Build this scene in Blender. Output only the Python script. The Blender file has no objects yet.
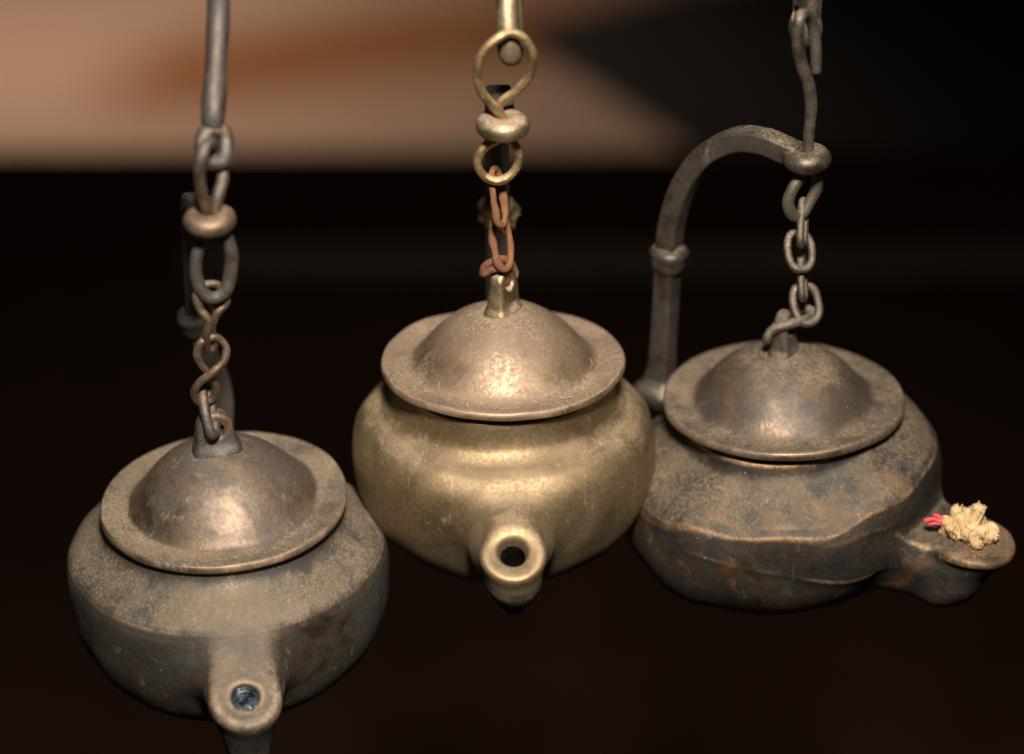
import bpy, math, random
import numpy as np
from mathutils import Matrix, Vector, Euler

random.seed(4); rng = np.random.default_rng(7)
S = 0.02                      # one working unit = 2 cm
scene = bpy.context.scene
COL = scene.collection

# ------------------------------------------------------------------ camera
FPX, D0, PITCH = 2400.0, 24.0, math.radians(28)
FW = np.array([0, math.cos(PITCH), -math.sin(PITCH)])
UP = np.array([0, math.sin(PITCH), math.cos(PITCH)])
RT = np.array([1.0, 0, 0])
CAM = -D0 * FW
def P(x, y, d):
    return CAM + FW * d + RT * ((x - 512) / FPX * d) + UP * ((377 - y) / FPX * d)
def proj(p):
    q = np.asarray(p) - CAM; d = q @ FW
    return 512 + FPX * (q @ RT) / d, 377 - FPX * (q @ UP) / d, d

cd = bpy.data.cameras.new('camera'); cam = bpy.data.objects.new('camera', cd); COL.objects.link(cam)
cam.location = CAM * S; cam.rotation_euler = (math.pi / 2 - PITCH, 0, 0)
cd.sensor_width = 36; cd.lens = FPX / 1024 * 36
cd.clip_start = 0.01; cd.clip_end = 50
cd.dof.use_dof = True; cd.dof.focus_distance = (D0 - 0.8) * S
cd.dof.aperture_fstop = cd.lens * 1e-3 / (0.64 * S); cd.dof.aperture_blades = 0
scene.camera = cam

# ------------------------------------------------------------------ helpers
def mesh_obj(name, verts, faces, mat, parent=None, smooth=True, center=True):
    v = np.asarray(verts, float) * S
    c = (v.min(0) + v.max(0)) / 2 if center else np.zeros(3)
    me = bpy.data.meshes.new(name)
    me.from_pydata((v - c).tolist(), [], [list(map(int, f)) for f in faces])
    me.update()
    if smooth: me.polygons.foreach_set('use_smooth', [True] * len(me.polygons))
    me.materials.append(mat)
    o = bpy.data.objects.new(name, me); COL.objects.link(o)
    o.location = c
    if parent: o.parent = parent
    return o

def tag(o, label=None, cat=None, group=None, kind=None):
    for k, val in (('label', label), ('category', cat), ('group', group), ('kind', kind)):
        if val: o[k] = val
    return o

def catmull(pts, n=10, closed=False):
    p = np.asarray(pts, float); m = len(p); out = []
    segs = m if closed else m - 1
    for i in range(segs):
        if closed: a, b, c, d = p[(i-1) % m], p[i], p[(i+1) % m], p[(i+2) % m]
        else:
            b, c = p[i], p[i+1]
            a = p[i-1] if i > 0 else 2*b - c
            d = p[i+2] if i + 2 < m else 2*c - b
        for t in np.linspace(0, 1, n, endpoint=False):
            out.append(.5*((2*b) + (c-a)*t + (2*a-5*b+4*c-d)*t*t + (-a+3*b-3*c+d)*t**3))
    if not closed: out.append(p[-1])
    return np.array(out)

def wob(p, amp, freq, seed):
    """smooth pseudo noise, sum of sines"""
    r = np.random.default_rng(seed); out = np.zeros(p.shape[:-1])
    for k in range(7):
        w = r.normal(size=3); w /= np.linalg.norm(w)
        out += np.sin((p @ w) * freq * r.uniform(.6, 1.7) + r.uniform(0, 6.28))
    return out * amp / 2.6

def sweep(path, rad, closed=False, seg=12, section=None, up0=None, rough=.05, seed=1, cap=True):
    """tube along path; section: list of 2d offsets (scaled by rad) else circle"""
    p = np.asarray(path, float); n = len(p)
    rad = np.broadcast_to(np.asarray(rad, float), (n,)) if np.ndim(rad) else np.full(n, float(rad))
    if closed: t = np.roll(p, -1, 0) - np.roll(p, 1, 0)
    else: t = np.gradient(p, axis=0)
    t /= np.linalg.norm(t, axis=1)[:, None] + 1e-12
    u = np.array(up0 if up0 is not None else (0.31, .2, .93), float)
    U = np.zeros((n, 3))
    for i in range(n):
        u = u - t[i] * (u @ t[i]); l = np.linalg.norm(u)
        if l < 1e-6: u = np.cross(t[i], [1, .3, .2]); l = np.linalg.norm(u)
        u = u / l; U[i] = u
    V = np.cross(t, U)
    if closed:                                     # spread the closing twist
        u = U[-1] - t[0] * (U[-1] @ t[0]); ang = math.atan2(np.dot(U[0], np.cross(t[0], u)) * 1.0, np.dot(U[0], u))
        ang = math.atan2(np.dot(u, V[0]), np.dot(u, U[0]))
        a = -ang * np.arange(n) / n
        U, V = U*np.cos(a)[:, None] + V*np.sin(a)[:, None], -U*np.sin(a)[:, None] + V*np.cos(a)[:, None]
    if section is None:
        an = np.linspace(0, 2*math.pi, seg, endpoint=False); section = np.c_[np.cos(an), np.sin(an)]
    section = np.asarray(section, float); seg = len(section)
    vv = p[:, None] + (U[:, None]*section[None, :, 0:1] + V[:, None]*section[None, :, 1:2]) * rad[:, None, None]
    dirn = vv - p[:, None]
    k = wob(vv / rad.mean() * .2, rough, 6, seed)
    vv = vv + dirn * k[..., None]
    verts = vv.reshape(-1, 3); faces = []
    m = n if closed else n - 1
    for i in range(m):
        j = (i + 1) % n
        for s in range(seg):
            s2 = (s + 1) % seg
            faces.append((i*seg+s, i*seg+s2, j*seg+s2, j*seg+s))
    if not closed and cap:
        c0, c1 = len(verts), len(verts) + 1
        ce = .45 if np.abs(section).max() > .9 else .02
        e0 = p[0] - t[0]*rad[0]*ce; e1 = p[-1] + t[-1]*rad[-1]*ce
        verts = np.vstack([verts, e0, e1])
        for s in range(seg):
            s2 = (s + 1) % seg
            faces.append((c0, s2, s)); faces.append((c1, (n-1)*seg+s, (n-1)*seg+s2))
    return verts, faces

class Acc:
    def __init__(self): self.v = []; self.f = []; self.n = 0
    def add(self, vf):
        v, f = vf; self.v.append(np.asarray(v, float)); self.f += [tuple(i + self.n for i in q) for q in f]; self.n += len(v)
    def get(self): return np.vstack(self.v), self.f

def surface_nets(fn, lo, hi, h, newton=2):
    lo = np.array(lo, float); hi = np.array(hi, float)
    n = np.ceil((hi - lo) / h).astype(int) + 1
    ax = [lo[i] + h * np.arange(n[i]) for i in range(3)]
    G = np.stack(np.meshgrid(*ax, indexing='ij'), -1)
    F = np.empty(n)
    for i in range(n[0]): F[i] = fn(G[i].reshape(-1, 3)).reshape(n[1], n[2])
    ins = F < 0
    cs = [(i, j, k) for i in (0, 1) for j in (0, 1) for k in (0, 1)]
    sl = lambda c: tuple(slice(c[a], n[a] - 1 + c[a]) for a in range(3))
    cnt = sum(ins[sl(c)].astype(int) for c in cs)
    mixed = (cnt > 0) & (cnt < 8)
    acc = np.zeros(tuple(n - 1) + (3,)); num = np.zeros(tuple(n - 1))
    for a in cs:
        for b in cs:
            if sum(b) - sum(a) == 1 and all(b[q] >= a[q] for q in range(3)):
                fa, fb = F[sl(a)], F[sl(b)]
                m = (fa < 0) != (fb < 0)
                t = np.where(m, fa / np.where(m, fa - fb, 1), 0)
                pa = np.array(a, float); d = np.array(b, float) - pa
                acc += np.where(m[..., None], pa + t[..., None] * d, 0); num += m
    idx = -np.ones(tuple(n - 1), int); idx[mixed] = np.arange(mixed.sum())
    cell = np.argwhere(mixed)
    V = lo + h * (cell + acc[mixed] / num[mixed][:, None])
    faces = []
    for axis in range(3):
        o1, o2 = [(1, 2), (2, 0), (0, 1)][axis]
        sa = [slice(None)] * 3; sb = [slice(None)] * 3
        sa[axis] = slice(0, -1); sb[axis] = slice(1, None)
        for o in (o1, o2): sa[o] = slice(1, -1); sb[o] = slice(1, -1)
        A, B = ins[tuple(sa)], ins[tuple(sb)]
        e = np.argwhere(A != B)
        flip = A[tuple(e.T)]
        e = e.copy(); e[:, o1] += 1; e[:, o2] += 1
        def at(d1, d2):
            q = e.copy(); q[:, o1] += d1; q[:, o2] += d2; return idx[tuple(q.T)]
        quad = np.stack([at(-1, -1), at(0, -1), at(0, 0), at(-1, 0)], 1)
        quad[~flip] = quad[~flip][:, ::-1]
        faces.append(quad)
    faces = np.vstack(faces)
    for _ in range(newton):
        e = h * .2; f0 = fn(V); g = np.zeros_like(V)
        for a in range(3):
            dv = np.zeros(3); dv[a] = e; g[:, a] = (fn(V + dv) - fn(V - dv)) / (2 * e)
        g2 = (g * g).sum(1); st = (f0 / np.maximum(g2, .25))[:, None] * g
        ln = np.linalg.norm(st, axis=1)[:, None]; st *= np.minimum(1, h * .4 / np.maximum(ln, 1e-9))
        V = V - st
    return V, faces

def smin(a, b, k):
    h = np.maximum(k - np.abs(a - b), 0) / k
    return np.minimum(a, b) - h * h * k * .25
def smax(a, b, k): return -smin(-a, -b, k)
def sd_cone(p, a, b, ra, rb):                      # tapered capsule
    a = np.array(a, float); b = np.array(b, float); ba = b - a
    t = np.clip(((p - a) @ ba) / (ba @ ba), 0, 1)
    return np.linalg.norm(p - a - t[:, None] * ba, axis=1) - (ra + (rb - ra) * t)

class Profile2D:
    """signed distance to a solid of revolution given its (r, z) outline"""
    def __init__(self, pts, sharp=()):
        poly = np.asarray(pts, float)
        self.r0, self.z0, self.h = 0.0, poly[:, 1].min() - .5, .012
        rr = np.arange(0, 2.9, self.h); zz = np.arange(self.z0, poly[:, 1].max() + .5, self.h)
        R, Z = np.meshgrid(rr, zz, indexing='ij'); q = np.c_[R.ravel(), Z.ravel()]
        full = np.vstack([poly, [0, poly[-1, 1]], [0, poly[0, 1]]])
        d = np.full(len(q), 1e9); inside = np.zeros(len(q), bool)
        for i in range(len(full)):
            a, b = full[i], full[(i + 1) % len(full)]
            if np.allclose(a, b): continue
            if not (a[0] < 1e-9 and b[0] < 1e-9):
                ba = b - a; t = np.clip(((q - a) @ ba) / (ba @ ba), 0, 1)
                d = np.minimum(d, np.linalg.norm(q - a - t[:, None]*ba, axis=1))
            c = (a[1] > q[:, 1]) != (b[1] > q[:, 1])
            with np.errstate(divide='ignore', invalid='ignore'):
                x = (b[0]-a[0]) * (q[:, 1]-a[1]) / (b[1]-a[1]) + a[0]
            inside ^= c & (q[:, 0] < x)
        self.F = np.where(inside, -d, d).reshape(R.shape)
    def __call__(self, r, z):
        i = np.clip(r / self.h, 0, self.F.shape[0] - 1.001); j = np.clip((z - self.z0) / self.h, 0, self.F.shape[1] - 1.001)
        i0 = i.astype(int); j0 = j.astype(int); a = i - i0; b = j - j0
        F = self.F
        return (F[i0, j0]*(1-a)*(1-b) + F[i0+1, j0]*a*(1-b) + F[i0, j0+1]*(1-a)*b + F[i0+1, j0+1]*a*b)

def lathe(profile, seg=128, closed=True):
    pr = np.asarray(profile, float); n = len(pr)
    an = np.linspace(0, 2*math.pi, seg, endpoint=False)
    v = np.stack([pr[:, 0][:, None]*np.cos(an), pr[:, 0][:, None]*np.sin(an), np.repeat(pr[:, 1][:, None], seg, 1)], -1).reshape(-1, 3)
    f = []
    for i in range(n - 1):
        for s in range(seg):
            s2 = (s+1) % seg; f.append((i*seg+s, i*seg+s2, (i+1)*seg+s2, (i+1)*seg+s))
    return v, f

# ------------------------------------------------------------------ materials
class NT:
    def __init__(self, name):
        self.m = bpy.data.materials.new(name); self.m.use_nodes = True
        self.t = self.m.node_tree; self.t.nodes.clear()
        self.out = self.t.nodes.new('ShaderNodeOutputMaterial')
    def n(self, typ, ins=None, **kw):
        nd = self.t.nodes.new(typ)
        for k, v in kw.items(): setattr(nd, k, v)
        for k, v in (ins or {}).items(): self.set(nd.inputs[k], v)
        return nd
    def set(self, sock, v):
        if isinstance(v, bpy.types.NodeSocket): self.t.links.new(v, sock)
        elif isinstance(v, bpy.types.Node): self.t.links.new(v.outputs[0], sock)
        else:
            if isinstance(v, (tuple, list)) and len(v) == 3 and sock.type == 'RGBA': v = (*v, 1)
            sock.default_value = v
    def math(self, op, a, b=0.0, c=0.0, clamp=False):
        nd = self.n('ShaderNodeMath', operation=op, use_clamp=clamp)
        self.set(nd.inputs[0], a); self.set(nd.inputs[1], b); self.set(nd.inputs[2], c)
        return nd.outputs[0]
    def mix(self, f, a, b, mode='MIX'):
        nd = self.n('ShaderNodeMix', data_type='RGBA', blend_type=mode)
        self.set(nd.inputs[0], f); self.set(nd.inputs[6], a); self.set(nd.inputs[7], b)
        return nd.outputs[2]
    def ramp(self, f, lo, hi, smooth=True):
        nd = self.n('ShaderNodeMapRange', interpolation_type='SMOOTHSTEP' if smooth else 'LINEAR')
        self.set(nd.inputs['Value'], f); nd.inputs['From Min'].default_value = lo; nd.inputs['From Max'].default_value = hi
        return nd.outputs[0]
    def noise(self, vec, scale, detail=4, rough=.55, dist=0.0):
        nd = self.n('ShaderNodeTexNoise', {'Vector': vec, 'Scale': scale, 'Detail': detail, 'Roughness': rough, 'Distortion': dist})
        return nd.outputs[0]
    def coords(self, off=(0, 0, 0), stretch=(1, 1, 1)):
        tc = self.n('ShaderNodeTexCoord')
        mp = self.n('ShaderNodeMapping', {'Vector': tc.outputs['Object'], 'Location': off, 'Scale': tuple(s / S for s in stretch)})
        return mp.outputs[0]

def aged_metal(name, metal, patina, dust, off, patina_amt=.5, dust_amt=.5, rough=.42, wear=None, wear_amt=.5,
               up_lo=-.1, up_hi=.9, specks=.5, streaks=.3, bump=.35, tint=None, metallic=1.0, pw=.13, dw=.65, grime=.5, sc=1.0, mmin=.35):
    N = NT(name); c = N.coords(off)
    geo = N.n('ShaderNodeNewGeometry')
    nz = N.n('ShaderNodeSeparateXYZ', {0: geo.outputs['Normal']}).outputs[2]
    big = N.noise(c, 1.3*sc, 5, .6, .4); mid = N.noise(c, 4.2*sc, 6, .62, .3); fine = N.noise(c, 24*sc**.5, 5, .7); grain = N.noise(c, 48, 4, .75)
    blot = N.noise(N.coords((off[0]+9, off[1]-3, off[2]+4)), 2.1, 5, .6, .8)
    # metal with darker patina blotches
    pm = N.math('ADD', N.math('MULTIPLY', big, .65), N.math('MULTIPLY', mid, .35))
    pm = N.ramp(pm, .635 - .3*patina_amt - pw, .635 - .3*patina_amt + pw)
    base = N.mix(pm, patina, metal)
    if tint: base = N.mix(N.math('MULTIPLY', N.ramp(blot, .53, .68), .75), base, tint)
    base = N.mix(N.math('MULTIPLY', N.ramp(fine, .38, .62), .55), base, N.mix(1.0, base, (.55, .5, .45), 'MULTIPLY'))
    # dust that settles on upward faces and lies unevenly
    up = N.ramp(nz, up_lo, up_hi, False)
    ao = N.n('ShaderNodeAmbientOcclusion', {'Distance': .35*S}, samples=4, only_local=True)
    occ = N.ramp(ao.outputs['AO'], .95, .55, True)
    dn = N.math('ADD', N.math('MULTIPLY', mid, .5), N.math('MULTIPLY', fine, .5))
    dm = N.math('ADD', N.math('MULTIPLY', up, .75), N.math('MULTIPLY', occ, .25*grime))
    dm = N.math('ADD', dm, N.math('MULTIPLY', N.math('SUBTRACT', dn, .5), 2.1))
    dm = N.math('ADD', dm, N.math('MULTIPLY', N.math('SUBTRACT', big, .5), 1.1))
    dm = N.ramp(dm, 1.075 - .75*dust_amt - dw/2, 1.075 - .75*dust_amt + dw/2)
    dm = N.math('MULTIPLY', dm, N.math('ADD', .52, N.math('ADD', N.math('MULTIPLY', N.ramp(grain, .36, .64), .3), N.math('MULTIPLY', N.ramp(fine, .34, .62), .28))), clamp=True)
    dcol = N.mix(N.ramp(mid, .35, .65), dust, N.mix(1.0, dust, (.68, .66, .66), 'MULTIPLY'))
    dcol = N.mix(N.math('MULTIPLY', N.ramp(grain, .42, .68), .26), dcol, N.mix(1.0, dcol, (1.75, 1.7, 1.62), 'MULTIPLY'))
    # worn edges
    if wear:
        pt = N.n('ShaderNodeAttribute', attribute_name='edge').outputs['Fac']
        we = N.math('MULTIPLY', N.math('MULTIPLY', pt, wear_amt), N.math('ADD', .15, N.math('MULTIPLY', N.ramp(mid, .36, .58), N.ramp(fine, .3, .6))))
        base = N.mix(we, base, wear); dm = N.math('MULTIPLY', dm, N.math('SUBTRACT', 1.0, N.math('MULTIPLY', we, .7)))
    # pale drips/scratches and white specks
    st = N.noise(N.coords((off[0]+3, off[1], off[2]), (2.2, 2.2, .9)), 2.6, 7, .68, 1.2)
    sm = N.math('MULTIPLY', N.ramp(st, .56, .72), N.math('MULTIPLY', N.ramp(blot, .42, .58), streaks))
    vo = N.n('ShaderNodeTexVoronoi', {'Vector': c, 'Scale': 7.0, 'Randomness': 1.0})
    spk = N.math('MULTIPLY', N.ramp(vo.outputs['Distance'], .085, .04), N.ramp(fine, .5, .62))
    spk = N.math('MULTIPLY', spk, specks)
    pale = N.math('MAXIMUM', sm, spk)
    col = N.mix(dm, base, dcol); col = N.mix(pale, col, (.42, .38, .33))
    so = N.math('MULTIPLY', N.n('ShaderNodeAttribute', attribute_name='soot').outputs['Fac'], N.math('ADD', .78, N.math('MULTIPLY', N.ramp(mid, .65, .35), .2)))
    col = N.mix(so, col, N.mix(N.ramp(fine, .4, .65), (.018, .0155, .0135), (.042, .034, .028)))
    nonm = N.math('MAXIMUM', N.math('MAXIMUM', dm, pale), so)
    met = N.math('MULTIPLY', N.math('SUBTRACT', 1.0, nonm), N.math('MULTIPLY', metallic, N.math('ADD', mmin, N.math('MULTIPLY', pm, 1.0 - mmin))))
    ro = N.math('ADD', rough, N.math('MULTIPLY', N.math('SUBTRACT', mid, .5), .35))
    ro = N.math('ADD', ro, N.math('MULTIPLY', N.math('SUBTRACT', 1.0, pm), .16))
    ro = N.math('ADD', N.math('MULTIPLY', ro, N.math('SUBTRACT', 1.0, nonm)), N.math('MULTIPLY', nonm, .85), clamp=True)
    hgt = N.math('ADD', N.math('MULTIPLY', mid, .22), N.math('ADD', N.math('MULTIPLY', fine, .2), N.math('MULTIPLY', grain, N.math('ADD', .03, N.math('MULTIPLY', dm, .09)))))
    hgt = N.math('ADD', hgt, N.math('MULTIPLY', pale, .08))
    bp = N.n('ShaderNodeBump', {'Height': hgt, 'Strength': bump, 'Distance': .06*S})
    b = N.n('ShaderNodeBsdfPrincipled', {'Base Color': col, 'Metallic': met, 'Roughness': ro, 'Normal': bp.outputs[0],
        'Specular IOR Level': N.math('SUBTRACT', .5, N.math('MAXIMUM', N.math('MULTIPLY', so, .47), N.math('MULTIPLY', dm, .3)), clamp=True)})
    N.t.links.new(b.outputs[0], N.out.inputs[0])
    return N.m

def simple(name, col, col2, rough=.6, scale=6, metallic=0.0, bump=.2, spec=.5):
    N = NT(name); c = N.coords()
    a = N.noise(c, scale, 5, .6); f = N.noise(c, scale*6, 4, .6)
    cc = N.mix(N.ramp(a, .35, .65), col, col2); cc = N.mix(N.math('MULTIPLY', f, .4), cc, N.mix(1.0, cc, (.6, .6, .6), 'MULTIPLY'))
    bp = N.n('ShaderNodeBump', {'Height': f, 'Strength': bump, 'Distance': .03*S})
    b = N.n('ShaderNodeBsdfPrincipled', {'Base Color': cc, 'Roughness': rough, 'Metallic': metallic, 'Normal': bp.outputs[0], 'Specular IOR Level': spec})
    N.t.links.new(b.outputs[0], N.out.inputs[0]); return N.m

DUST = (.30, .215, .145)
M = {}
M['l_body'] = aged_metal('dark bronze body', (.145, .112, .083), (.042, .037, .031), (.168, .13, .09), (1, 2, 3), .42, .52, .44, wear=(.34, .24, .165), wear_amt=.8, specks=.7, streaks=.3, up_lo=.15, up_hi=.72, tint=(.062, .062, .058), dw=.75, bump=.4, grime=.1)
M['l_lid'] = aged_metal('coppery bronze lid', (.225, .165, .118), (.08, .064, .052), (.20, .156, .108), (4, 1, 0), .44, .50, .49, wear=(.42, .27, .17), wear_amt=.6, specks=.4, streaks=.3, up_lo=.74, up_hi=1.0, tint=(.09, .085, .082), bump=.25, dw=.75)
M['l_wire'] = aged_metal('dark iron wire', (.15, .126, .11), (.045, .039, .036), (.20, .15, .105), (2, 2, 2), .44, .27, .52, wear=(.4, .26, .16), wear_amt=.3, specks=.2, streaks=.2, up_lo=-.2, up_hi=1.1, tint=(.22, .12, .065), bump=.6, sc=2.4)
M['l_copper'] = aged_metal('dull copper wire', (.225, .155, .105), (.10, .07, .05), (.24, .17, .115), (7, 2, 2), .5, .42, .48, specks=.2, streaks=0, up_lo=-.2, up_hi=1.1, bump=.5, sc=2.4)
M['m_body'] = aged_metal('golden brass body', (.27, .197, .113), (.185, .134, .08), (.225, .168, .114), (11, 5, 3), .66, .48, .52, wear=(.5, .36, .2), wear_amt=.25, specks=.8, streaks=.3, up_lo=.3, up_hi=1.0, bump=.16, pw=.2, dw=.9, mmin=.7)
M['m_lid'] = aged_metal('dusty brass lid', (.24, .17, .11), (.135, .092, .066), (.212, .16, .11), (3, 8, 1), .5, .56, .48, wear=(.36, .25, .16), wear_amt=.5, specks=.6, streaks=.3, up_lo=.3, up_hi=.98, tint=(.11, .075, .053), bump=.22, dw=.8)
M['m_knob'] = aged_metal('worn brass knob', (.33, .25, .155), (.17, .13, .085), (.29, .215, .15), (3, 3, 1), .7, .55, .44, specks=.3, streaks=0, up_lo=-.2, up_hi=.9, sc=1.6)
M['m_wire'] = aged_metal('yellow brass wire', (.42, .30, .15), (.24, .17, .085), (.32, .235, .145), (5, 3, 2), .7, .55, .45, specks=.1, streaks=0, up_lo=-.5, up_hi=.9, bump=.4, sc=2.4)
M['m_rust'] = aged_metal('rusty wire', (.16, .060, .021), (.085, .034, .015), (.245, .122, .053), (5, 9, 2), .5, .40, .75, specks=.2, streaks=0, metallic=.1, bump=1.0, up_lo=-.3, up_hi=1.1, sc=2.4)
M['m_handle'] = aged_metal('dark handle', (.07, .052, .038), (.022, .018, .014), (.09, .065, .045), (5, 9, 9), .4, .25, .6, specks=.2, streaks=0, metallic=.5)  # near-black metal for the left and middle handles
M['r_body'] = aged_metal('blackened bronze body', (.125, .09, .062), (.022, .0195, .0175), (.152, .117, .08), (21, 2, 8), .31, .44, .40, wear=(.30, .18, .095), wear_amt=.9, specks=.6, streaks=.3, up_lo=.12, up_hi=.7, tint=(.18, .088, .04), bump=.6, dw=.7)
M['r_lid'] = aged_metal('dark bronze lid', (.17, .125, .09), (.055, .044, .036), (.185, .142, .098), (17, 3, 8), .44, .52, .44, wear=(.28, .2, .13), wear_amt=.6, specks=.5, streaks=.3, up_lo=.4, up_hi=1.02, tint=(.13, .082, .047), dw=.75, bump=.28)
M['r_wire'] = aged_metal('grey bronze wire', (.16, .13, .102), (.065, .053, .044), (.20, .152, .11), (14, 2, 2), .5, .50, .5, specks=.2, streaks=0, up_lo=-.3, up_hi=1.0, bump=.5, sc=2.4)
M['r_handle'] = aged_metal('aged bronze handle', (.12, .094, .073), (.036, .030, .026), (.22, .165, .115), (14, 7, 2), .45, .42, .42, wear=(.34, .23, .15), wear_amt=.6, specks=.3, streaks=.2, up_lo=.1, up_hi=1.0, sc=1.6)
M['plug'] = simple('blue grey burner', (.03, .05, .07), (.36, .43, .48), .28, 7, .9, 2.5)
M['hole'] = simple('soot', (.004, .004, .004), (.008, .007, .006), .95, spec=.1)  # sooty interior of the spout holes
M['wick'] = simple('frayed cotton', (.43, .275, .135), (.54, .385, .22), .9, 5, 0, .2, .2)
M['wick_dark'] = simple('scorched cotton', (.24, .115, .035), (.34, .19, .075), .9, 5, 0, .2, .2)
M['thread'] = simple('red thread', (.50, .06, .07), (.60, .11, .11), .8, 9, 0, .2, .2)
M['lint'] = simple('lint', (.46, .33, .21), (.34, .24, .15), .9, 9, 0, .1, .1)

# ------------------------------------------------------------------ lamps
ZB = 2.05                                    # height of the rim above the lamp's base
class Lamp:
    def __init__(s, px, py, d, yaw, fwd, roll, label):
        s.rim = P(px, py, d); s.d = d
        R = Matrix.Rotation(math.radians(fwd), 3, 'X') @ Matrix.Rotation(math.radians(roll), 3, 'Y') @ Matrix.Rotation(math.radians(yaw - 90), 3, 'Z')
        s.R = np.array(R)
        e = bpy.data.objects.new('hanging_oil_lamp', None); COL.objects.link(e)
        e.empty_display_size = .02
        base = s.rim - s.R @ np.array([0, 0, ZB])
        e.matrix_world = Matrix.Translation(Vector(base * S)) @ R.to_4x4()
        s.e = e; s.base = base
        tag(e, label, 'oil lamp', 'three hanging bronze oil lamps')
    def w(s, p): return s.rim + s.R @ np.asarray(p, float)        # rim coords -> world
    def l(s, q): return (np.asarray(q) - s.rim) @ s.R              # world -> rim coords
    def part(s, name, vf, mat, parent=None, world=False):
        v, f = vf; v = np.asarray(v, float)
        if world: v = s.l(v)
        v = v + np.array([0, 0, ZB])
        if parent is not None:
            v = v - np.array(parent.location) / S
        return mesh_obj(name, v, f, mat, parent or s.e)
    def z_for(s, R, y):                                           # height on the handle plane that shows at row y
        lo, hi = -3, 8
        for _ in range(50):
            m = (lo + hi) / 2
            if proj(s.w((R, 0, m)))[1] > y: lo = m
            else: hi = m
        return lo
    def at_R(s, R, x, y):                                          # pixel ray meets the plane a given reach behind the rim
        d = P(x, y, 1) - CAM; nrm = s.R @ np.array([1.0, 0, 0])
        t = ((s.w((R, 0, 0)) - CAM) @ nrm) / (d @ nrm)
        return s.l(CAM + d * t)
    def on_plane(s, x, y):                                        # pixel ray meets the handle's plane
        d = P(x, y, 1) - CAM; nrm = s.R @ np.array([0, 1, 0])
        t = ((s.rim - CAM) @ nrm) / (d @ nrm)
        return s.l(CAM + d * t)

def spl(pts, n=8): return catmull(pts, n)

def body_profile(kind):
    if kind == 'ridge':
        top = [(1.13, -.06), (1.14, -.15), (1.175, -.24), (1.25, -.325), (1.36, -.40), (1.46, -.465), (1.515, -.515)]
        bot = [(1.545, -.56), (1.572, -.66), (1.58, -.82), (1.575, -.98), (1.555, -1.20), (1.49, -1.42), (1.36, -1.63), (1.14, -1.81), (.82, -1.93)]
        pts = np.vstack([spl(top), spl(bot)])
    elif kind == 'round':
        top = [(1.12, -.06), (1.115, -.16), (1.118, -.32), (1.15, -.43), (1.235, -.51), (1.32, -.545), (1.42, -.61), (1.51, -.745), (1.545, -.92),
               (1.535, -1.12), (1.475, -1.36), (1.35, -1.59), (1.14, -1.79), (.82, -1.92)]
        pts = spl(top)
    else:
        top = [(1.12, -.06), (1.125, -.16), (1.15, -.27), (1.23, -.36), (1.34, -.45), (1.45, -.55), (1.50, -.62)]
        bot = [(1.525, -.66), (1.555, -.80), (1.56, -.96), (1.54, -1.20), (1.47, -1.42), (1.33, -1.62), (1.10, -1.80), (.80, -1.92)]
        pts = np.vstack([spl(top), spl(bot)])
    k = {'ridge': (1.085, 1.012), 'round': (1.17, 1.0), 'cup': (1.13, 1.04)}[kind]
    pts[:, 1] = np.where(pts[:, 1] < -.95, -.95 + (pts[:, 1] + .95)*k[0], pts[:, 1]); pts[:, 0] = 1.12 + (pts[:, 0] - 1.12)*(1 + (k[1] - 1)*3.4)
    zb = pts[-1, 1]
    pts[:, 1] = np.minimum(pts[:, 1], -.12)
    base = [(.76, zb - .03), (.74, zb - .10), (.70, zb - .12), (0, zb - .10)]
    _ = [(.76, -1.95), (.74, -2.03), (.70, -2.05), (0, -2.03)]
    return np.vstack([[[0, -.12], [1.09, -.12]], pts, base])

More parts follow.
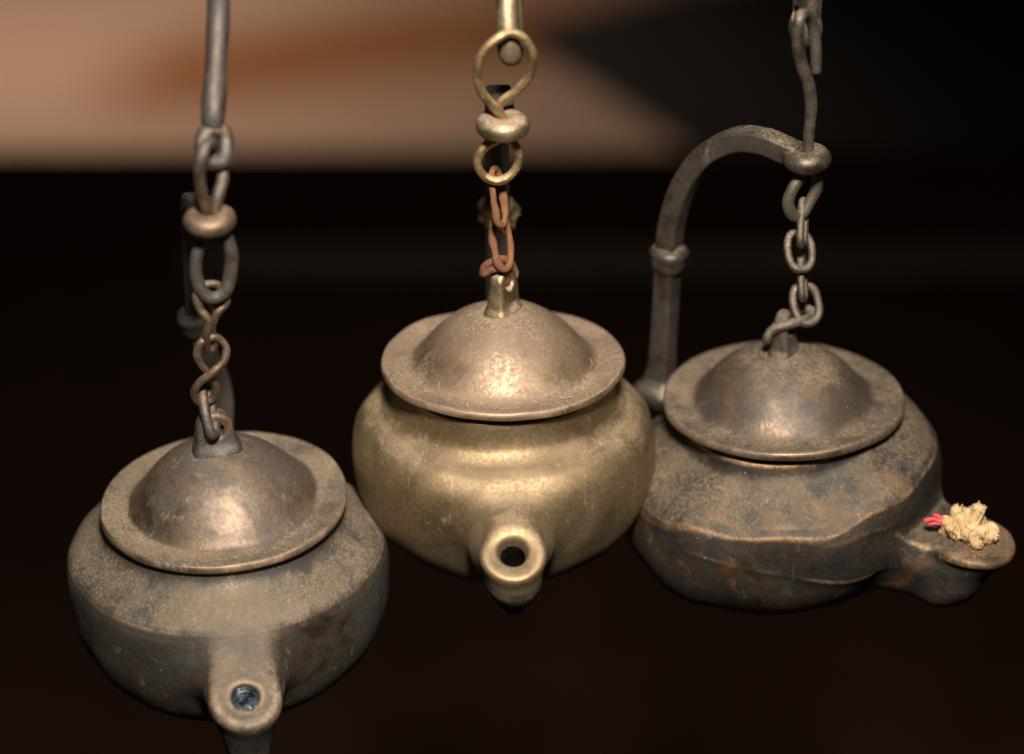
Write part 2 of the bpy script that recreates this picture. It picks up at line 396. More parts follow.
def make_body(kind, hole, tilt, wobble, seed):
    prof = Profile2D(body_profile(kind))
    ta = math.radians(tilt); nn = np.array([math.sin(ta), 0, math.cos(ta)])
    c0 = np.array({'ridge': [2.07, 0, -.89], 'round': [2.18, 0, -.94], 'cup': [2.16, 0, -1.05]}[kind])
    def fn(p):
        am = .020 if kind == 'cup' else .003
        q = p + np.stack([wob(p, am, 5.0, seed + 20 + a) for a in range(3)], -1) + np.stack([wob(p, wobble, 2.2, seed), wob(p, wobble, 2.2, seed+1), wob(p, wobble*1.0, 2.4, seed+2)], -1)
        rq = np.hypot(q[:, 0], q[:, 1])
        zz = q[:, 2] - (.14*(.83*q[:, 0] + .56*q[:, 1])*np.clip((rq - .85)/.5, 0, 1) if kind == 'cup' else 0)
        d = prof(rq, zz)
        rel = q - c0; hgt = rel @ nn
        ax = rel - hgt[:, None]*nn; rad = np.linalg.norm(ax, axis=1)
        if kind == 'ridge':                                      # flat tongue with a rounded end
            s = smin(sd_cone(q, (1.2, 0, -1.10), (1.70, 0, -1.12), .56, .37), sd_cone(q, (1.70, 0, -1.06), (2.04, 0, -.97), .37, .325), .12)
            s = smax(s, -(hgt + .26 + .5*np.maximum(1.75 - q[:, 0], 0)), .14)
            s = smin(s, sd_cone(q, (1.72, 0, -1.15), (1.98, 0, -1.76), .37, .15), .12); s = smin(s, sd_cone(q, (2.03, 0, -1.03), (1.99, 0, -1.72), .325, .16), .06)
            s = smax(s, hgt, .07)
            d = smin(d, s, .30)
        elif kind == 'round':                                    # pipe spout with a thick round lip
            s = smin(sd_cone(q, (1.15, 0, -1.18), (1.60, 0, -1.16), .54, .38), sd_cone(q, (1.60, 0, -1.16), (1.86, 0, -1.11), .38, .35), .15)
            s = smin(s, sd_cone(q, (2.13, 0, -1.0), (2.06, 0, -1.30), .318, .255), .08); s = smin(s, sd_cone(q, (2.06, 0, -1.30), (1.98, 0, -1.61), .255, .095), .08)
            s = smin(s, sd_cone(q, (1.6, 0, -1.35), (1.95, 0, -1.50), .30, .14), .15)
            s = smax(s, hgt - .01 - .05*np.clip((rad - .12)/.2, 0, 1) + .04, .09)
            d = smin(d, s, .2)
            s2 = np.maximum(np.linalg.norm(ax + np.array([.03, 0, -.015]), axis=1) + wob(p, .012, 11, 77) - (.112 + np.clip(hgt + .12, 0, .2)*.30), -(hgt + .75))
        else:                                                    # flaring cup spout, thin flat lip
            th = np.arctan2(q[:, 1], q[:, 0])
            def fold(zf, up, dn):
                e_ = q[:, 2] - zf
                return np.where(e_ > 0, np.exp(-e_/up), np.exp(-(e_/dn)**2))
            ridge = .024*(.6 + .4*np.sin(2.3*th + 1.1))*fold(-.80 - .13*np.sin(2.2*th + .3), .17, .065) + .020*(.5 + .5*np.sin(1.7*th + 2.6))*fold(-1.16 - .12*np.sin(2.6*th + 2.0), .14, .065)
            d = d - ridge*(np.hypot(q[:, 0], q[:, 1]) > .9)
            s = smin(sd_cone(q, (1.1, 0, -1.06), (1.72, 0, -1.17), .58, .40), sd_cone(q, (1.72, 0, -1.20), (1.98, 0, -1.50), .40, .31), .15)
            s = smin(s, sd_cone(q, (1.15, 0, -1.38), (1.92, 0, -1.58), .46, .26), .15)
            cup = sd_cone(q, (1.97, 0, -1.62), (2.18, 0, -1.08), .26, .37)
            s = smin(s, smax(cup, hgt + .03, .05), .12)
            lip = np.maximum(np.abs(hgt + .015) - .0, 0); s = smin(s, np.hypot(np.maximum(rad - .36, 0), lip) - .05, .07)
            s = smax(s, hgt - .03, .03)
            d = smin(d, s, .22)
        if kind != 'round': s2 = np.maximum(rad - hole, -(hgt + .5))
        s2 = np.where(hgt > .3, np.maximum(s2, hgt - .3), s2)
        d = smax(d, -s2, .035)
        return d - wob(p, .006, 9, seed + 5)
    V, F = surface_nets(fn, (-1.75, -1.75, -2.35), (2.8, 1.75, .05), .021)
    e = .06; cur = -6*fn(V)
    for a in range(3):
        dv = np.zeros(3); dv[a] = e; cur += fn(V + dv) + fn(V - dv)
    fn.cur = cur / (e*e) / 2
    make_body.edge = fn.cur
    hv = (V - c0) @ nn
    make_body.soot = np.clip((V[:, 0] - 1.60)/.35, 0, 1)*np.clip((-hv - .10)/.14, 0, 1)  # darkens the spout's underside below the lip plane
    cen = V[F].mean(1) - c0; hg = cen @ nn; rd = np.linalg.norm(cen - hg[:, None]*nn, axis=1)
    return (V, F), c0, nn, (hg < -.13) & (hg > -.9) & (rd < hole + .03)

def set_edge(o, val, lo, hi, name='edge'):
    at = o.data.attributes.new(name, 'FLOAT', 'POINT')
    at.data.foreach_set('value', np.clip((np.asarray(val) - lo)/(hi - lo), 0, 1).astype(np.float32))

def lid_profile(dr=.86, dh=.55):
    """top surface from the middle outwards, round the rim, back below"""
    dw = dr*1.05
    dome = [(dw*x, dh*(.62*(1 - x*x) + .38*math.sqrt(max(1.0 - x*x*.97, 0))*(1 - x**6)) - .022*x**4) for x in np.linspace(0, .975, 40)]
    fl = [(dw + .03, -.027), (1.04, -.027), (1.09, -.02), (1.15, -.008), (1.195, .002)]
    rim = [(1.215, -.008), (1.224, -.028), (1.226, -.05), (1.218, -.078), (1.20, -.09)]
    und = [(1.15, -.088), (1.05, -.085), (.9, -.085), (0.02, -.085)]
    pr = np.array(dome + fl); rr = np.linspace(0, 1.19, 240); zz = np.interp(rr, pr[:, 0], pr[:, 1])
    zp = np.r_[zz[60:0:-1], zz, np.full(60, zz[-1])]; kx = np.arange(-40, 41)*(rr[1]); kk = np.exp(-(kx/.028)**2/2); kk /= kk.sum()
    zz = np.convolve(zp, kk, 'same')[60:-60]
    top = np.c_[rr, zz][::2]; top = np.vstack([top, [fl[-1]]])
    return np.vstack([top, catmull([fl[-1]] + rim, 4)[1:], und])

def make_lid(L, mat, kmat, seed, tilt=(0, 0), off=(0, 0), dr=.86, dh=.55, wobble=.012, knob=None):
    v, f = lathe(lid_profile(dr, dh), 160)
    r = np.hypot(v[:, 0], v[:, 1])
    v[:, 2] += wob(v, wobble, 3.0, seed) * np.clip(r/1.2, .2, 1)
    k = 1 + wob(v, .006, 3.5, seed + 1); v[:, 0] *= k; v[:, 1] *= k
    v[:, 2] += wob(v, .004, 11, seed + 3)
    R = np.array(Euler((math.radians(tilt[0]), math.radians(tilt[1]), 0)).to_matrix())
    tf = lambda q: (q @ R.T) + np.array([off[0], off[1], 0])
    f = [q[::-1] for q in f]
    lid = L.part('lid', (tf(v), f), mat); set_edge(lid, r, 1.195, 1.222)
    w0, w1, h, th, ang, hz, hr = knob                        # pierced lug on top
    def fn(p):
        z = p[:, 2]; t = np.clip(z / (h - w1), 0, 1); hw = w0 + (w1 - w0)*t
        top = h - w1
        side = np.abs(p[:, 0]) - hw
        arch = np.hypot(p[:, 0], np.maximum(z - top, 0)) - w1
        d2 = np.where(z > top, np.maximum(arch, -9), side)
        th2 = th * (1.25 - .35*t)
        q = np.stack([np.maximum(d2 + .05, 0), np.maximum(np.abs(p[:, 1]) - th2 + .05, 0)], -1)
        d = np.linalg.norm(q, axis=1) - .05 + np.minimum(np.maximum(d2 + .05, np.abs(p[:, 1]) - th2 + .05), 0)
        d = np.maximum(d, -z - .12)
        fl = np.sqrt(p[:, 0]**2 + (p[:, 1]*1.15)**2 + ((z + .02)*2.2)**2) - w0*1.02   # foot that flows into the dome
        d = smin(d, fl * .6, .08)
        hol = np.hypot(p[:, 0], z - hz) - hr
        return smax(d, -hol, .04) - wob(p, .006, 10, seed + 9)
    V, F = surface_nets(fn, (-w0*1.6, -.42, -.14), (w0*1.6, .42, h + .08), .014)
    a = math.radians(ang); Rz = np.array([[math.cos(a), -math.sin(a), 0], [math.sin(a), math.cos(a), 0], [0, 0, 1]])
    V = V @ Rz.T + np.array([0, 0, dh - .02])
    L.part('knob', (tf(V), F), kmat, lid)
    return lid

def rsec(w, h, r=.35, n=4):                       # rounded rectangle section, half sizes
    out = []
    rr = r * min(w, h)
    for cx, cy, a0 in ((w-rr, h-rr, 0), (-w+rr, h-rr, 90), (-w+rr, -h+rr, 180), (w-rr, -h+rr, 270)):
        for a in np.linspace(a0, a0 + 90, n + 1): out.append((cx + rr*math.cos(math.radians(a)), cy + rr*math.sin(math.radians(a))))
    return out

def torus(c, major, minor, sq=1.0, seed=1, seg=40, ring=20, rough=.05):
    an = np.linspace(0, 2*math.pi, seg, endpoint=False)
    path = np.c_[c[0] + major*np.cos(an), c[1] + major*np.sin(an), np.full(seg, c[2])]
    v, f = sweep(path, minor, True, ring, rough=rough, seed=seed, up0=(0, 0, 1))
    v[:, 2] = c[2] + (v[:, 2] - c[2])*sq
    return v, f

def make_handle(L, pts, knuck, mat, hmat, w=.135, h=.11, cpos=None, cmaj=.14, cmin=.115, cmat=None, seed=3):
    path = catmull(pts, 12)
    t = np.linspace(0, 1, len(path))
    rad = 1 + .25*np.exp(-(t/.05)**2)
    hd = L.part('handle', sweep(path, rad, False, section=rsec(h, w), up0=(1, 0, 0), rough=.03, seed=seed), mat)
    # flared foot and knuckle ring
    ft = np.array(path[0]); dirn = path[3] - path[0]; dirn /= np.linalg.norm(dirn)
    L.part('foot', sweep(np.array([ft - dirn*.20, ft - dirn*.10, ft - dirn*.02, ft + dirn*.02, ft + dirn*.08, ft + dirn*.18]), [.20, .235, .235, .19, .15, .122], False, 18, section=rsec(1, 1, .45), up0=(1, 0, 0), seed=seed+1), hmat, hd)
    k = np.array(knuck); i = np.argmin(np.linalg.norm(path - k, axis=1)); d2 = path[i+1] - path[i]; d2 /= np.linalg.norm(d2)
    q = path[i]
    L.part('knuckle', sweep(np.array([q - d2*.15, q - d2*.10, q - d2*.03, q + d2*.02, q + d2*.08, q + d2*.13]), [.13, .165, .175, .17, .20, .16], False, 16, section=rsec(1, 1, .8), up0=(1, 0, 0), rough=.06, seed=seed+2), hmat, hd)
    L.part('collar', torus(cpos, cmaj, cmin, .92, seed+4), cmat or hmat, hd)
    return hd

class Wire:
    """wire traced where it hangs below the collar; depth runs from collar to lid knob"""
    def __init__(s, L, yc, dc, yk, dk): s.L = L; s.a = (yc, dc, yk, dk)
    def dep(s, y):
        yc, dc, yk, dk = s.a; return dc + (dk - dc) * (y - yc) / (yk - yc)
    def pts(s, px): return np.array([P(q[0], q[1], s.dep(q[1]) + (q[2] if len(q) > 2 else 0)) for q in px])
    def trace(s, px, r, closed=True, n=10, seed=1, rough=.06):
        path = catmull(s.pts(px), n, closed); rr = np.asarray(r, float) / 100
        if np.ndim(r): rr = np.interp(np.linspace(0, 1, len(path)), np.linspace(0, 1, len(rr)), rr)
        return sweep(path, rr, closed, 12, rough=rough, seed=seed)
    def oval(s, cx, cy, hl, hw, r, ang=0, face=0, tip=0, seed=1, rough=.07):
        d = s.dep(cy); c = P(cx, cy, d); k = d / FPX
        a = math.radians(ang); lo = -UP*math.cos(a) + RT*math.sin(a); side = RT*math.cos(a) + UP*math.sin(a)
        fa = math.radians(face); wdir = side*math.cos(fa) + FW*math.sin(fa)
        tp = math.radians(tip); lo = lo*math.cos(tp) + FW*math.sin(tp)
        t = np.linspace(0, 2*math.pi, 44, endpoint=False)
        ct, st = np.cos(t), np.sin(t)
        e = .8                                           # a little squarer than an ellipse
        u = np.sign(ct)*np.abs(ct)**e; w = np.sign(st)*np.abs(st)**e
        path = c + lo*(hl*k*u)[:, None] + wdir*(hw*k*w)[:, None]
        path = path + np.stack([wob(path, .012, 5, seed + q) for q in range(3)], -1)
        return sweep(path, r/100, True, 12, rough=rough, seed=seed)

def fibre(p, length, r, rg, curl=.5, n=7):
    d = rg.normal(size=3); d /= np.linalg.norm(d); out = [np.array(p, float)]
    for _ in range(n):
        d = d + rg.normal(size=3)*curl; d /= np.linalg.norm(d); out.append(out[-1] + d*length/n)
    return sweep(catmull(out, 2), r, False, 4, rough=0)

# ---- left lamp --------------------------------------------------------------
A = Lamp(223, 497, 23.72, 9.8, 2.6, -.8, 'dark bronze oil lamp hanging lowest, with coppery lid and a bluish hole in its spout')
bodyA, c0, nn, sA = make_body('ridge', .135, 22, .010, 31)
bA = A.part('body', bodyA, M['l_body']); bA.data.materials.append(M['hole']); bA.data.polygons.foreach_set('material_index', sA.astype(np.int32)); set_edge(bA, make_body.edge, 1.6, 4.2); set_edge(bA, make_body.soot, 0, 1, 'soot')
lidA = make_lid(A, M['l_lid'], M['l_wire'], 5, (1.4, 0), (-.02, 0), .87, .59, .010, knob=(.215, .18, .43, .10, 90+4, .235, .072))
# glossy blue-grey inset in the spout hole
aux1 = np.array([0, 1.0, 0]); aux2 = np.cross(nn, aux1)
def disc_ring(c, prof):
    v, f = lathe(prof, 36); return c + v[:, :1]*aux2 + v[:, 1:2]*aux1 + v[:, 2:]*nn, f
A.part('inset', disc_ring(c0, [(.138, -.03), (.132, -.05), (.12, -.09), (.128, -.13), (.085, -.16), (.095, -.20), (.05, -.23), (.05, -.30), (.03, -.42), (.0, -.5)]), M['plug'], bA)
cpA = A.at_R(.26, 210, 220)
hA = make_handle(A, [(-1.36, 0, -.50)] + [A.at_R(*q) for q in ((-1.44, 222, 395), (-1.44, 207, 352), (-1.42, 198, 322), (-1.36, 195, 285), (-1.20, 194, 245), (-.95, 193, 218), (-.6, 194, 204), (-.25, 198, 204), (.08, 206, 214))],
                 A.at_R(-1.42, 198, 322), M['m_handle'], M['l_wire'], .115, .10, cpA, .135, .108, M['l_copper'], 41)
dcA = proj(A.w(cpA))[2]; dkA = proj(A.w((0, 0, .75)))[2]
W = Wire(A, 220, dcA, 432, dkA)
A.part('hanger_wire', W.trace([(209, 143, .02), (202, 155, -.12), (199, 176, -.16), (203, 198, -.10), (207, 216, .0), (204, 238, .02), (197, 256, -.02), (196, 276, -.05), (203, 293, -.07), (214, 298, -.05), (226, 290, 0), (231, 270, .02), (230, 248, .03), (222, 226, .04), (215, 212, .03), (218, 196, .06), (223, 178, .18), (220, 160, .28), (215, 147, .22)], [5.5, 5.5, 6, 6, 6.5, 6.5, 6.5, 6, 5.5, 5.5], seed=3), M['l_wire'], world=True)
A.part('chain_link', W.trace([(196, 296, -.06), (202, 286, -.03), (214, 284, .03), (224, 291, .07), (226, 303, .04), (217, 314, 0), (212, 328, .02), (215, 344, .05), (208, 350, .02), (206, 338, -.06), (208, 320, -.1), (200, 309, -.08)], 3.9, seed=11), M['l_copper'], world=True)
A.part('chain_link', W.trace([(213, 337, 0), (202, 342, -.07), (197, 353, -.08), (201, 365, -.04), (210, 375, .03), (216, 388, .05), (211, 400, .04), (200, 402, 0), (194, 393, -.04), (200, 382, -.07), (213, 372, -.08), (224, 361, -.03), (226, 348, .03), (221, 340, .04)], 3.9, seed=12), M['l_copper'], world=True)
A.part('chain_link', W.oval(208, 410, 27, 8, 5.2, 12, 72, 0, 13), M['l_wire'], world=True)

# ---- middle lamp ------------------------------------------------------------
B = Lamp(503.5, 358, 24.0, 2.5, 0, -.3, 'golden brass oil lamp in the middle with dusty lid on a rusty chain')
bodyB, c0B, nnB, sB = make_body('round', .13, 30, .008, 61)
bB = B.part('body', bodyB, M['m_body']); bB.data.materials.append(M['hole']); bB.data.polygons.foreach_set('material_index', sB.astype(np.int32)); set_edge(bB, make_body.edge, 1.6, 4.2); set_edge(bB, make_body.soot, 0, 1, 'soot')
lidB = make_lid(B, M['m_lid'], M['m_knob'], 15, (0, -1.0), (0, 0), .88, .56, .010, knob=(.20, .17, .48, .085, -30, .31, .078))
zc = B.z_for(.26, 125); zk = B.z_for(-1.44, 213)
hB = make_handle(B, [(-1.36, 0, -.5), (-1.44, 0, -.1), (-1.45, 0, zk), (-1.42, 0, zc*.6), (-1.26, 0, zc*.78), (-.95, 0, zc*.93), (-.49, 0, zc*.985), (-.15, 0, zc + .0), (.1, 0, zc)],
                 (-1.44, 0, zk), M['m_handle'], M['m_knob'], .125, .10, (.26, 0, zc), .14, .12, M['m_knob'], 51)
dc = proj(B.w((.26, 0, zc)))[2]; dk = proj(B.w((0, 0, .85)))[2]
W = Wire(B, 125, dc, 275, dk)
B.part('hanger_wire', W.trace([(511, 33, .04), (497, 39, -.03), (483, 53, -.06), (477, 73, -.07), (482, 92, -.07), (494, 107, -.05), (504, 120, 0), (501, 136, 0), (486, 146, -.02), (477, 160, -.04), (483, 175, -.05), (497, 181, -.05), (511, 175, -.03), (519, 160, .0), (515, 146, .02), (505, 134, .04), (498, 118, .06), (501, 103, .06), (517, 90, .05), (529, 76, .04), (533, 57, .05), (525, 40, .06)], [4.2, 4.4, 4.4, 4.3, 4.3, 4.4, 4.2], seed=5), M['m_wire'], world=True)
B.part('chain_link', W.oval(499, 197, 27, 9, 3.6, 4, 52, 0, 21, .2), M['m_rust'], world=True)
B.part('chain_link', W.oval(502, 242, 27, 10, 3.6, 7, 35, 0, 22, .2), M['m_rust'], world=True)
B.part('chain_link', W.trace([(482, 274, -.12), (487, 264, -.12), (499, 259, -.04), (510, 262, .06), (516, 271, .10), (513, 281, .06), (506, 283, -.01), (508, 273, -.06), (501, 268, -.13), (490, 271, -.17)], 3.4, seed=23, rough=.2), M['m_rust'], world=True)

lint = Acc(); rl = np.random.default_rng(3); kz = B.z_for(-1.44, 213)
for k in range(320):
    q = rl.normal(size=3); q = q/np.linalg.norm(q)*np.array([.14, .18, .15])*rl.uniform(.8, 1.15); lint.add(fibre(np.array([-1.42, .02, kz]) + q, rl.uniform(.06, .13), .003, rl, .9))
B.part('lint', lint.get(), M['lint'], hB)
lint = Acc()
for x, y, Rr in ((.3, .75, .9), (.75, .45, 1.12), (1.0, -.4, 1.05), (.55, -.6, .85), (.85, .6, 1.1), (-.05, .2, .3), (.2, -.15, .25)):
    a = math.atan2(y, x); r = Rr; z = .02 if r > .88 else .56*(1 - (r/.88)**2)*.98 + .02
    for q in range(1): lint.add(fibre((r*math.cos(a + .1*q), r*math.sin(a + .1*q), z + .004), rl.uniform(.08, .2), .0028, rl, .35))
B.part('lint', lint.get(), M['lint'], lidB)

# ---- right lamp -------------------------------------------------------------
Cc = Lamp(783, 395, 24.5, 56, .5, -1.5, 'blackened bronze oil lamp turned sideways with arched handle and a frayed wick in its spout')
bodyC, c0C, nnC, sC = make_body('cup', .15, 5, .038, 81)
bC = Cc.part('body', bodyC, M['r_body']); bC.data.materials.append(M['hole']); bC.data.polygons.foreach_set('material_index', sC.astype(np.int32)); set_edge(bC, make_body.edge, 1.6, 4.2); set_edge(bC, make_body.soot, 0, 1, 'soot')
lidC = make_lid(Cc, M['r_lid'], M['r_wire'], 25, (.5, -.5), (0, 0), .86, .53, .014, knob=(.155, .135, .46, .085, 95, .27, .07))
hp = [Cc.on_plane(x, y) for x, y in ((660, 384), (663, 345), (666, 300), (668, 258), (672, 222), (684, 185), (705, 155), (735, 140), (762, 141), (783, 149), (798, 156))]
cp = Cc.on_plane(806, 158)
hC = make_handle(Cc, hp, Cc.on_plane(668, 258), M['r_handle'], M['r_handle'], .12, .108, cp, .13, .115, M['r_handle'], 71)
dc = proj(Cc.w(cp))[2]; dk = proj(Cc.w((0, 0, .8)))[2]
W = Wire(Cc, 158, dc, 325, dk)
Cc.part('hanger_wire', W.trace([(816, 72, .16), (816, 50, .17), (813, 26, .17), (806, 14, .05), (800, 18, -.12), (798, 40, -.13), (801, 62, -.10), (808, 84, -.05), (811, 108, 0), (809, 134, 0), (808, 158, 0), (803, 174, -.02), (793, 188, -.05), (788, 203, -.06), (793, 215, -.05), (802, 214, 0), (811, 200, .05), (817, 184, .07), (813, 168, .05)], [5.5, 5.5, 5.5, 6, 6, 5.5, 5.5, 6, 6, 6, 5], closed=False, seed=7), M['r_wire'], world=True)
Cc.part('chain_link', W.oval(802, 223, 22, 7.5, 4.0, -6, 66, 0, 31), M['r_wire'], world=True)
Cc.part('chain_link', W.oval(800, 250, 19, 13, 4.0, 2, 14, 0, 32), M['r_wire'], world=True)
Cc.part('chain_link', W.oval(803, 277, 22, 7, 4.0, 3, 70, 0, 33), M['r_wire'], world=True)
Cc.part('chain_link', W.oval(806, 305, 19, 14, 4.2, 12, 16, 0, 34), M['r_wire'], world=True)
Cc.part('chain_link', W.trace([(767, 340, -.16), (772, 331, -.15), (786, 325, -.16), (800, 321, -.12), (809, 318, -.03), (812, 312, .06), (803, 309, .12), (791, 314, .10), (780, 322, .04), (772, 333, -.05)], 5.0, seed=35), M['r_wire'], world=True)

# ---- suspension pieces above (lamps hang from them) --------------------------
def hang(name, label, parts):
    e = bpy.data.objects.new(name, None); COL.objects.link(e); e.empty_display_size = .01
    v0 = np.vstack([q[1][0] for q in parts]); base = np.array([v0[:, 0].mean(), v0[:, 1].mean(), v0[:, 2].min()])
    e.location = Vector(base*S)
    for nm, (v, f), m in parts: mesh_obj(nm, np.asarray(v) - base, f, m, e)
    tag(e, label, 'hanging rod'); return e
W = Wire(A, 220, dcA, 432, dkA)
def straight(x0, y0, x1, y1, dep, r0, r1, n=14, seed=1, sec=None):
    a, b = P(x0, y0, dep), P(x1, y1, dep)
    t = np.linspace(0, 1, n)[:, None]; path = a + (b - a)*t
    path = path + np.stack([wob(path, .014, 2.5, seed + q) for q in range(3)], -1)
    return sweep(path, np.linspace(r0, r1, n)/100, False, 14, section=sec, rough=.07, seed=seed)
dA = dcA - .25
hang('suspension_rod', 'straight dark rod ending in a round eye, holding up the leftmost lamp', [
    ('rod', straight(222, -220, 213, 128, dA, 11, 10, 30, 3, rsec(1, 1, .9)), M['l_wire']),
    ('eye', Wire(A, 0, dA, 1, dA).oval(215, 146, 17, 13, 7.8, 0, 30, 0, 44), M['l_wire'])])
dB = proj(B.w((.26, 0, B.z_for(.26, 60))))[2]
hang('suspension_hook', 'stubby brass hook end that carries the ring of the middle lamp', [
    ('hook', Wire(B, 0, dB, 1, dB).oval(509, 4, 50, 15, 11, 2, 80, 0, 54), M['m_knob']),
    ('rod', straight(507, -260, 507, -44, dB, 11, 11, 20, 5), M['m_knob'])])
dC = dc - .1
def lugC(p):
    q = np.abs(p) - np.array([.15, .09, .75]); d = np.linalg.norm(np.maximum(q + .07, 0), axis=1) - .07 + np.minimum(q.max(1) + .07, 0)
    d = np.minimum(d, np.sqrt((p[:, 0]*1.)**2 + (p[:, 1]*1.4)**2 + ((p[:, 2] + .62)*.9)**2) - .19)
    return smax(d, -(np.hypot(p[:, 0] + .03, p[:, 2] + .47) - .075), .03) - wob(p, .02, 7, 3)
Vl, Fl = surface_nets(lugC, (-.35, -.35, -1.), (.35, .35, .85), .02)
a = math.radians(-50); Rz = np.array([[math.cos(a), -math.sin(a), 0], [math.sin(a), math.cos(a), 0], [0, 0, 1]])
cl = P(809, -34, dC)
Vl = Vl @ Rz.T + cl
hang('suspension_lug', 'short pierced metal lug gripping the bent wire of the right lamp', [
    ('lug', (Vl, Fl), M['r_wire']), ('rod', straight(811, -300, 810, -100, dC, 13, 13, 16, 9), M['r_wire'])])

# ---- wick in the right lamp's spout ------------------------------------------
acc = Acc(); dark = Acc(); rw = np.random.default_rng(12)
t1 = np.array([0, 1.0, 0]); t2 = np.cross(nnC, t1)
clumps = []
for k in range(17):
    a = k*2.4 + rw.uniform(-.3, .3); r = .24*math.sqrt((k + .5)/17)
    clumps.append((a, r, rw.uniform(.30, .42)*(1.05 - .45*(r/.24)**2), rw.normal(size=3)*.16))
segs = []
for a, r, ln, bend in clumps:
    dr = t1*math.cos(a) + t2*math.sin(a)
    p0 = c0C + dr*r*.80 - nnC*.05
    p1 = p0 + (nnC + dr*(r/.23)*.42 + bend*.7)*ln*rw.uniform(.42, .58); p2 = p1 + (nnC + dr*(r/.23)*.75 + bend*1.0)*ln*.26
    segs.append((p0, p1, p2, rw.uniform(.035, .055), rw.uniform(.06, .085), rw.uniform(.05, .075), dr))
def wickf(p):
    p = c0C + (p - c0C - np.array([-.05, 0, .02]))/.86
    d = np.full(len(p), 9.0)
    for q, (p0, p1, p2, a, b, c, dr) in enumerate(segs):
        e = smin(sd_cone(p, p0, p1, a, b), sd_cone(p, p1, p2, b, c), .03)
        ang = np.arctan2((p - p1) @ t1, (p - p1) @ t2)
        e = e + .009*np.sin(ang*9 + q + 9*((p - p1) @ nnC)) + wob(p, .016, 22, q)
        d = smin(d, e, .02)
    return d - wob(p, .005, 90, 3)
lo_, hi_ = c0C - .42, c0C + np.array([.42, .42, .62])
Vw, Fw = surface_nets(wickf, lo_, hi_, .0125)
for k in range(280):
    q = rw.integers(0, len(segs)); p0, p1, p2, a, b, c, dr = segs[q]
    o2 = rw.normal(size=2); o2 /= np.linalg.norm(o2); sd = (t1*o2[0] + t2*o2[1])
    pts = [p0 + sd*a*.8, p1 + sd*b*.98, p2 + sd*c*1.02, p2 + sd*c*rw.uniform(.4, 1.3) + (p2 - p1)*rw.uniform(.1, .35)]
    pts = [c0C + np.array([-.05, 0, .02]) + (w_ + rw.normal(size=3)*.012 - c0C)*.86 for w_ in pts]
    rr = rw.uniform(.004, .0085)
    (dark if rw.uniform() < .3 and q > 7 else acc).add(sweep(catmull(pts, 4), rr, False, 5, rough=.3, seed=k))
acc.add((Vw, Fw))
vw, fw_ = acc.get(); vd, fd = dark.get(); 
wk = bpy.data.objects.new('lamp_wick', None); COL.objects.link(wk); wk.empty_display_size = .005
wbase = Cc.w(c0C); wk.location = Vector(wbase*S)
def wpart(name, v, f, m): return mesh_obj(name, np.array([Cc.w(q) for q in v]) - wbase, f, m, wk)
wpart('strands', vw, fw_, M['wick']); wpart('scorched_strands', vd, fd, M['wick_dark'])
WW = Wire(Cc, 0, proj(wbase)[2] - .12, 1, proj(wbase)[2] - .12)
for px in ([(925, 521), (933, 519, -.02), (941, 522), (949, 524, .1)], [(934, 515, .05), (939, 517, .02), (946, 521, .05), (952, 524, .12)], [(929, 524, .03), (937, 523, .0), (944, 524, .05)]):
    v, f = WW.trace(px, [2.3, 2.3, 2.0], False, seed=4, rough=.15); mesh_obj('red_thread', v - wbase, f, M['thread'], wk)
tag(wk, 'frayed tan cotton wick tuft with red thread, stuffed in the right lamp spout', 'wick')

# ------------------------------------------------------------------ table, floor
ZT = -22.0
N = NT('dark lacquered wood'); c = N.coords((0, 0, 0), (.06, 1.0, 1.0))
g = N.noise(c, 1.2, 6, .6, .5); g2 = N.noise(N.coords(), .5, 4, .5)
cc = N.mix(N.ramp(g, .3, .7), (.0235, .0115, .0073), (.027, .0135, .0086)); cc = N.mix(N.ramp(g2, .4, .7), cc, (.0215, .0106, .0068))
b = N.n('ShaderNodeBsdfPrincipled', {'Base Color': cc, 'Roughness': .7, 'Specular IOR Level': .0}); N.t.links.new(b.outputs[0], N.out.inputs[0]); M['table'] = N.m
M['strip'] = simple('pale grey strip', (.072, .054, .049), (.085, .064, .058), .7, .3, 0, .1, .0)
def slab(x0, x1, y0, y1, z0, z1, bev=.12):
    xs = [x0, x0 + bev, x1 - bev, x1]; v = []; 
    def ring(z, ins): return [(x0+ins, y0+ins, z), (x1-ins, y0+ins, z), (x1-ins, y1-ins, z), (x0+ins, y1-ins, z)]
    rings = [ring(z0, bev), ring(z0, 0) and ring(z0 + bev, 0), ring(z1 - bev, 0), ring(z1 - bev*.3, bev*.3), ring(z1, bev)]
    v = sum(rings, []); f = [(3, 2, 1, 0), tuple(range(len(v)-4, len(v)))]
    for i in range(len(rings)-1):
        for s in range(4): f.append((i*4+s, i*4+(s+1) % 4, i*4+4+(s+1) % 4, i*4+4+s))
    return v, f
def ground(x, y, z):                         # where the sight line through a pixel meets height z
    d = P(x, y, 1) - CAM; t = (z - CAM[2]) / d[2]; return CAM + d*t
yE = ground(512, 149, ZT)[1]
tb = bpy.data.objects.new('dark_table', None); COL.objects.link(tb); tb.location = (0, 0, -40.0*S)
off = np.array([0, 0, 40.0])
v, f = slab(-46, 46, -14, yE, ZT - .7, ZT); mesh_obj('tabletop', np.array(v) + off, f, M['table'], tb, smooth=False)
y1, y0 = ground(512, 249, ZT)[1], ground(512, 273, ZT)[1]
v, f = slab(ground(190, 260, ZT)[0], 44, y0, y1, ZT - .02, ZT + .03, .01); mesh_obj('pale_strip', np.array(v) + off, f, M['strip'], tb, smooth=False)  # thin paler strip laid across the tabletop
for lx in (-44, 44):
    for ly in (-12, yE - 2):
        v, f = slab(lx - 1, lx + 1, ly - 1, ly + 1, -40.0, ZT - .69); mesh_obj('leg', np.array(v) + off, f, M['table'], tb, smooth=False)
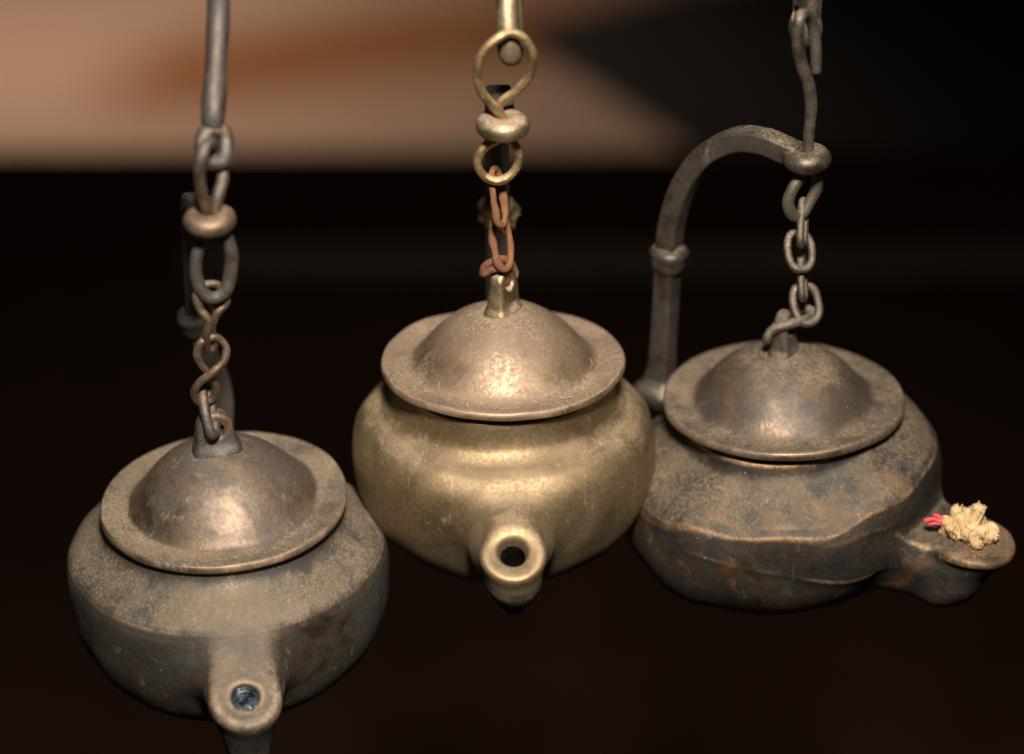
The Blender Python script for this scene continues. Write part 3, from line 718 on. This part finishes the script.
tag(tb, 'nearly black wooden table with a faint grey strip, out of focus below the lamps', 'table')

ZF = -40.0
N = NT('tan floor with orange stain'); tc = N.n('ShaderNodeTexCoord')
mp = N.n('ShaderNodeMapping', {'Vector': tc.outputs['Object'], 'Scale': (1/S, 1/S, 1/S)}).outputs[0]
sx = N.n('ShaderNodeSeparateXYZ', {0: mp}); X, Y = sx.outputs[0], sx.outputs[1]
big = N.noise(mp, .05, 4, .55); mid = N.noise(mp, .9, 5, .6); pile = N.noise(mp, 9, 3, .6)
pL, pR = ground(190, 70, ZF), ground(420, 45, ZF)
sl = (pR[1] - pL[1]) / (pR[0] - pL[0])
lin = N.math('SUBTRACT', Y, N.math('ADD', N.math('MULTIPLY', N.math('SUBTRACT', X, float(pL[0])), float(sl)), float(pL[1])))
lin = N.math('ADD', lin, N.math('MULTIPLY', N.math('SUBTRACT', big, .5), 9.5))
band = N.ramp(N.math('ABSOLUTE', lin), 11.5, .5)
band = N.math('MULTIPLY', band, N.ramp(X, float(ground(60, 70, ZF)[0]), float(ground(200, 70, ZF)[0])))
cc = N.mix(N.ramp(mid, .3, .7), (.37, .245, .18), (.44, .30, .22)); cc = N.mix(N.math('MULTIPLY', N.ramp(big, .3, .7), .4), cc, (.36, .22, .15))
cc = N.mix(N.math('MULTIPLY', band, 1.0), cc, (.235, .092, .030))
cc = N.mix(N.math('MULTIPLY', pile, .3), cc, N.mix(1.0, cc, (.5, .5, .5), 'MULTIPLY'))
bp = N.n('ShaderNodeBump', {'Height': pile, 'Strength': .5, 'Distance': .1*S})
b = N.n('ShaderNodeBsdfPrincipled', {'Base Color': cc, 'Roughness': .9, 'Specular IOR Level': .1, 'Normal': bp.outputs[0]}); N.t.links.new(b.outputs[0], N.out.inputs[0])
v = [(-140, -60, ZF), (140, -60, ZF), (140, 260, ZF), (-140, 260, ZF)]
fl = mesh_obj('floor', v, [(0, 1, 2, 3)], N.m, smooth=False, center=False); tag(fl, kind='structure')

# dark mat lying on the floor at the back right
M['mat'] = simple('charcoal felt', (.022, .0188, .0175), (.015, .0128, .0122), .9, .8, 0, .3, .2)
cor = [ground(515, 36, ZF), ground(715, 168, ZF), ground(1250, 185, ZF), ground(1250, -60, ZF), ground(690, -10, ZF)]
cor = np.array(cor)[:, :2]
n = len(cor); outl = []
for i in range(n):                              # round the corners
    a, q, d = cor[i-1], cor[i], cor[(i+1) % n]
    u1 = (a-q)/np.linalg.norm(a-q); u2 = (d-q)/np.linalg.norm(d-q)
    for t in np.linspace(0, 1, 7): outl.append((1-t)**2*(q+u1*.8) + 2*t*(1-t)*q + t*t*(q+u2*.8))
outl = np.array(outl); m = len(outl); v = []; f = []
cen = outl.mean(0)
for z, k in ((ZF + .004, 1.0), (ZF + .25, 1.0), (ZF + .36, .995), (ZF + .4, .985)):
    v += [(*(cen + (q - cen)*k), z) for q in outl]
for i in range(3):
    for s in range(m): f.append((i*m+s, i*m+(s+1) % m, (i+1)*m+(s+1) % m, (i+1)*m+s))
f.append(tuple(range(3*m, 4*m)))
mt = mesh_obj('floor_mat', v, f, M['mat'], smooth=False)
tag(mt, 'blurred charcoal mat lying on the tan floor behind the right lamp', 'mat')

# ------------------------------------------------------------------ light
def area(name, loc, target, size, power, col, spread=180):
    l = bpy.data.lights.new(name, 'AREA'); l.shape = 'DISK'; l.size = size*S; l.energy = power; l.color = col; l.spread = math.radians(spread)
    o = bpy.data.objects.new(name, l); COL.objects.link(o)
    o.location = Vector(np.array(loc)*S)
    o.rotation_euler = (Vector(target) - Vector(loc)).to_track_quat('-Z', 'Y').to_euler()
    return o
el, az, dist = math.radians(48), math.radians(3), 26
area('flash', (dist*math.cos(el)*math.sin(az), -dist*math.cos(el)*math.cos(az), dist*math.sin(el)), (0, 0, -.6), 3.6, 0.96, (1.0, .92, .81), 60)
area('room_fill', (-38, 150, 50), (-28, 112, ZF), 14, 3.9, (1.0, .83, .67), 56)  # added fill standing for ambient room light, brightens the far floor

w = bpy.data.worlds.new('World'); scene.world = w; w.use_nodes = True
bg = w.node_tree.nodes['Background']; bg.inputs[0].default_value = (1.0, .78, .60, 1); bg.inputs[1].default_value = .03

scene.view_settings.view_transform = 'Standard'; scene.view_settings.look = 'None'
scene.view_settings.exposure = 0; scene.view_settings.gamma = 1
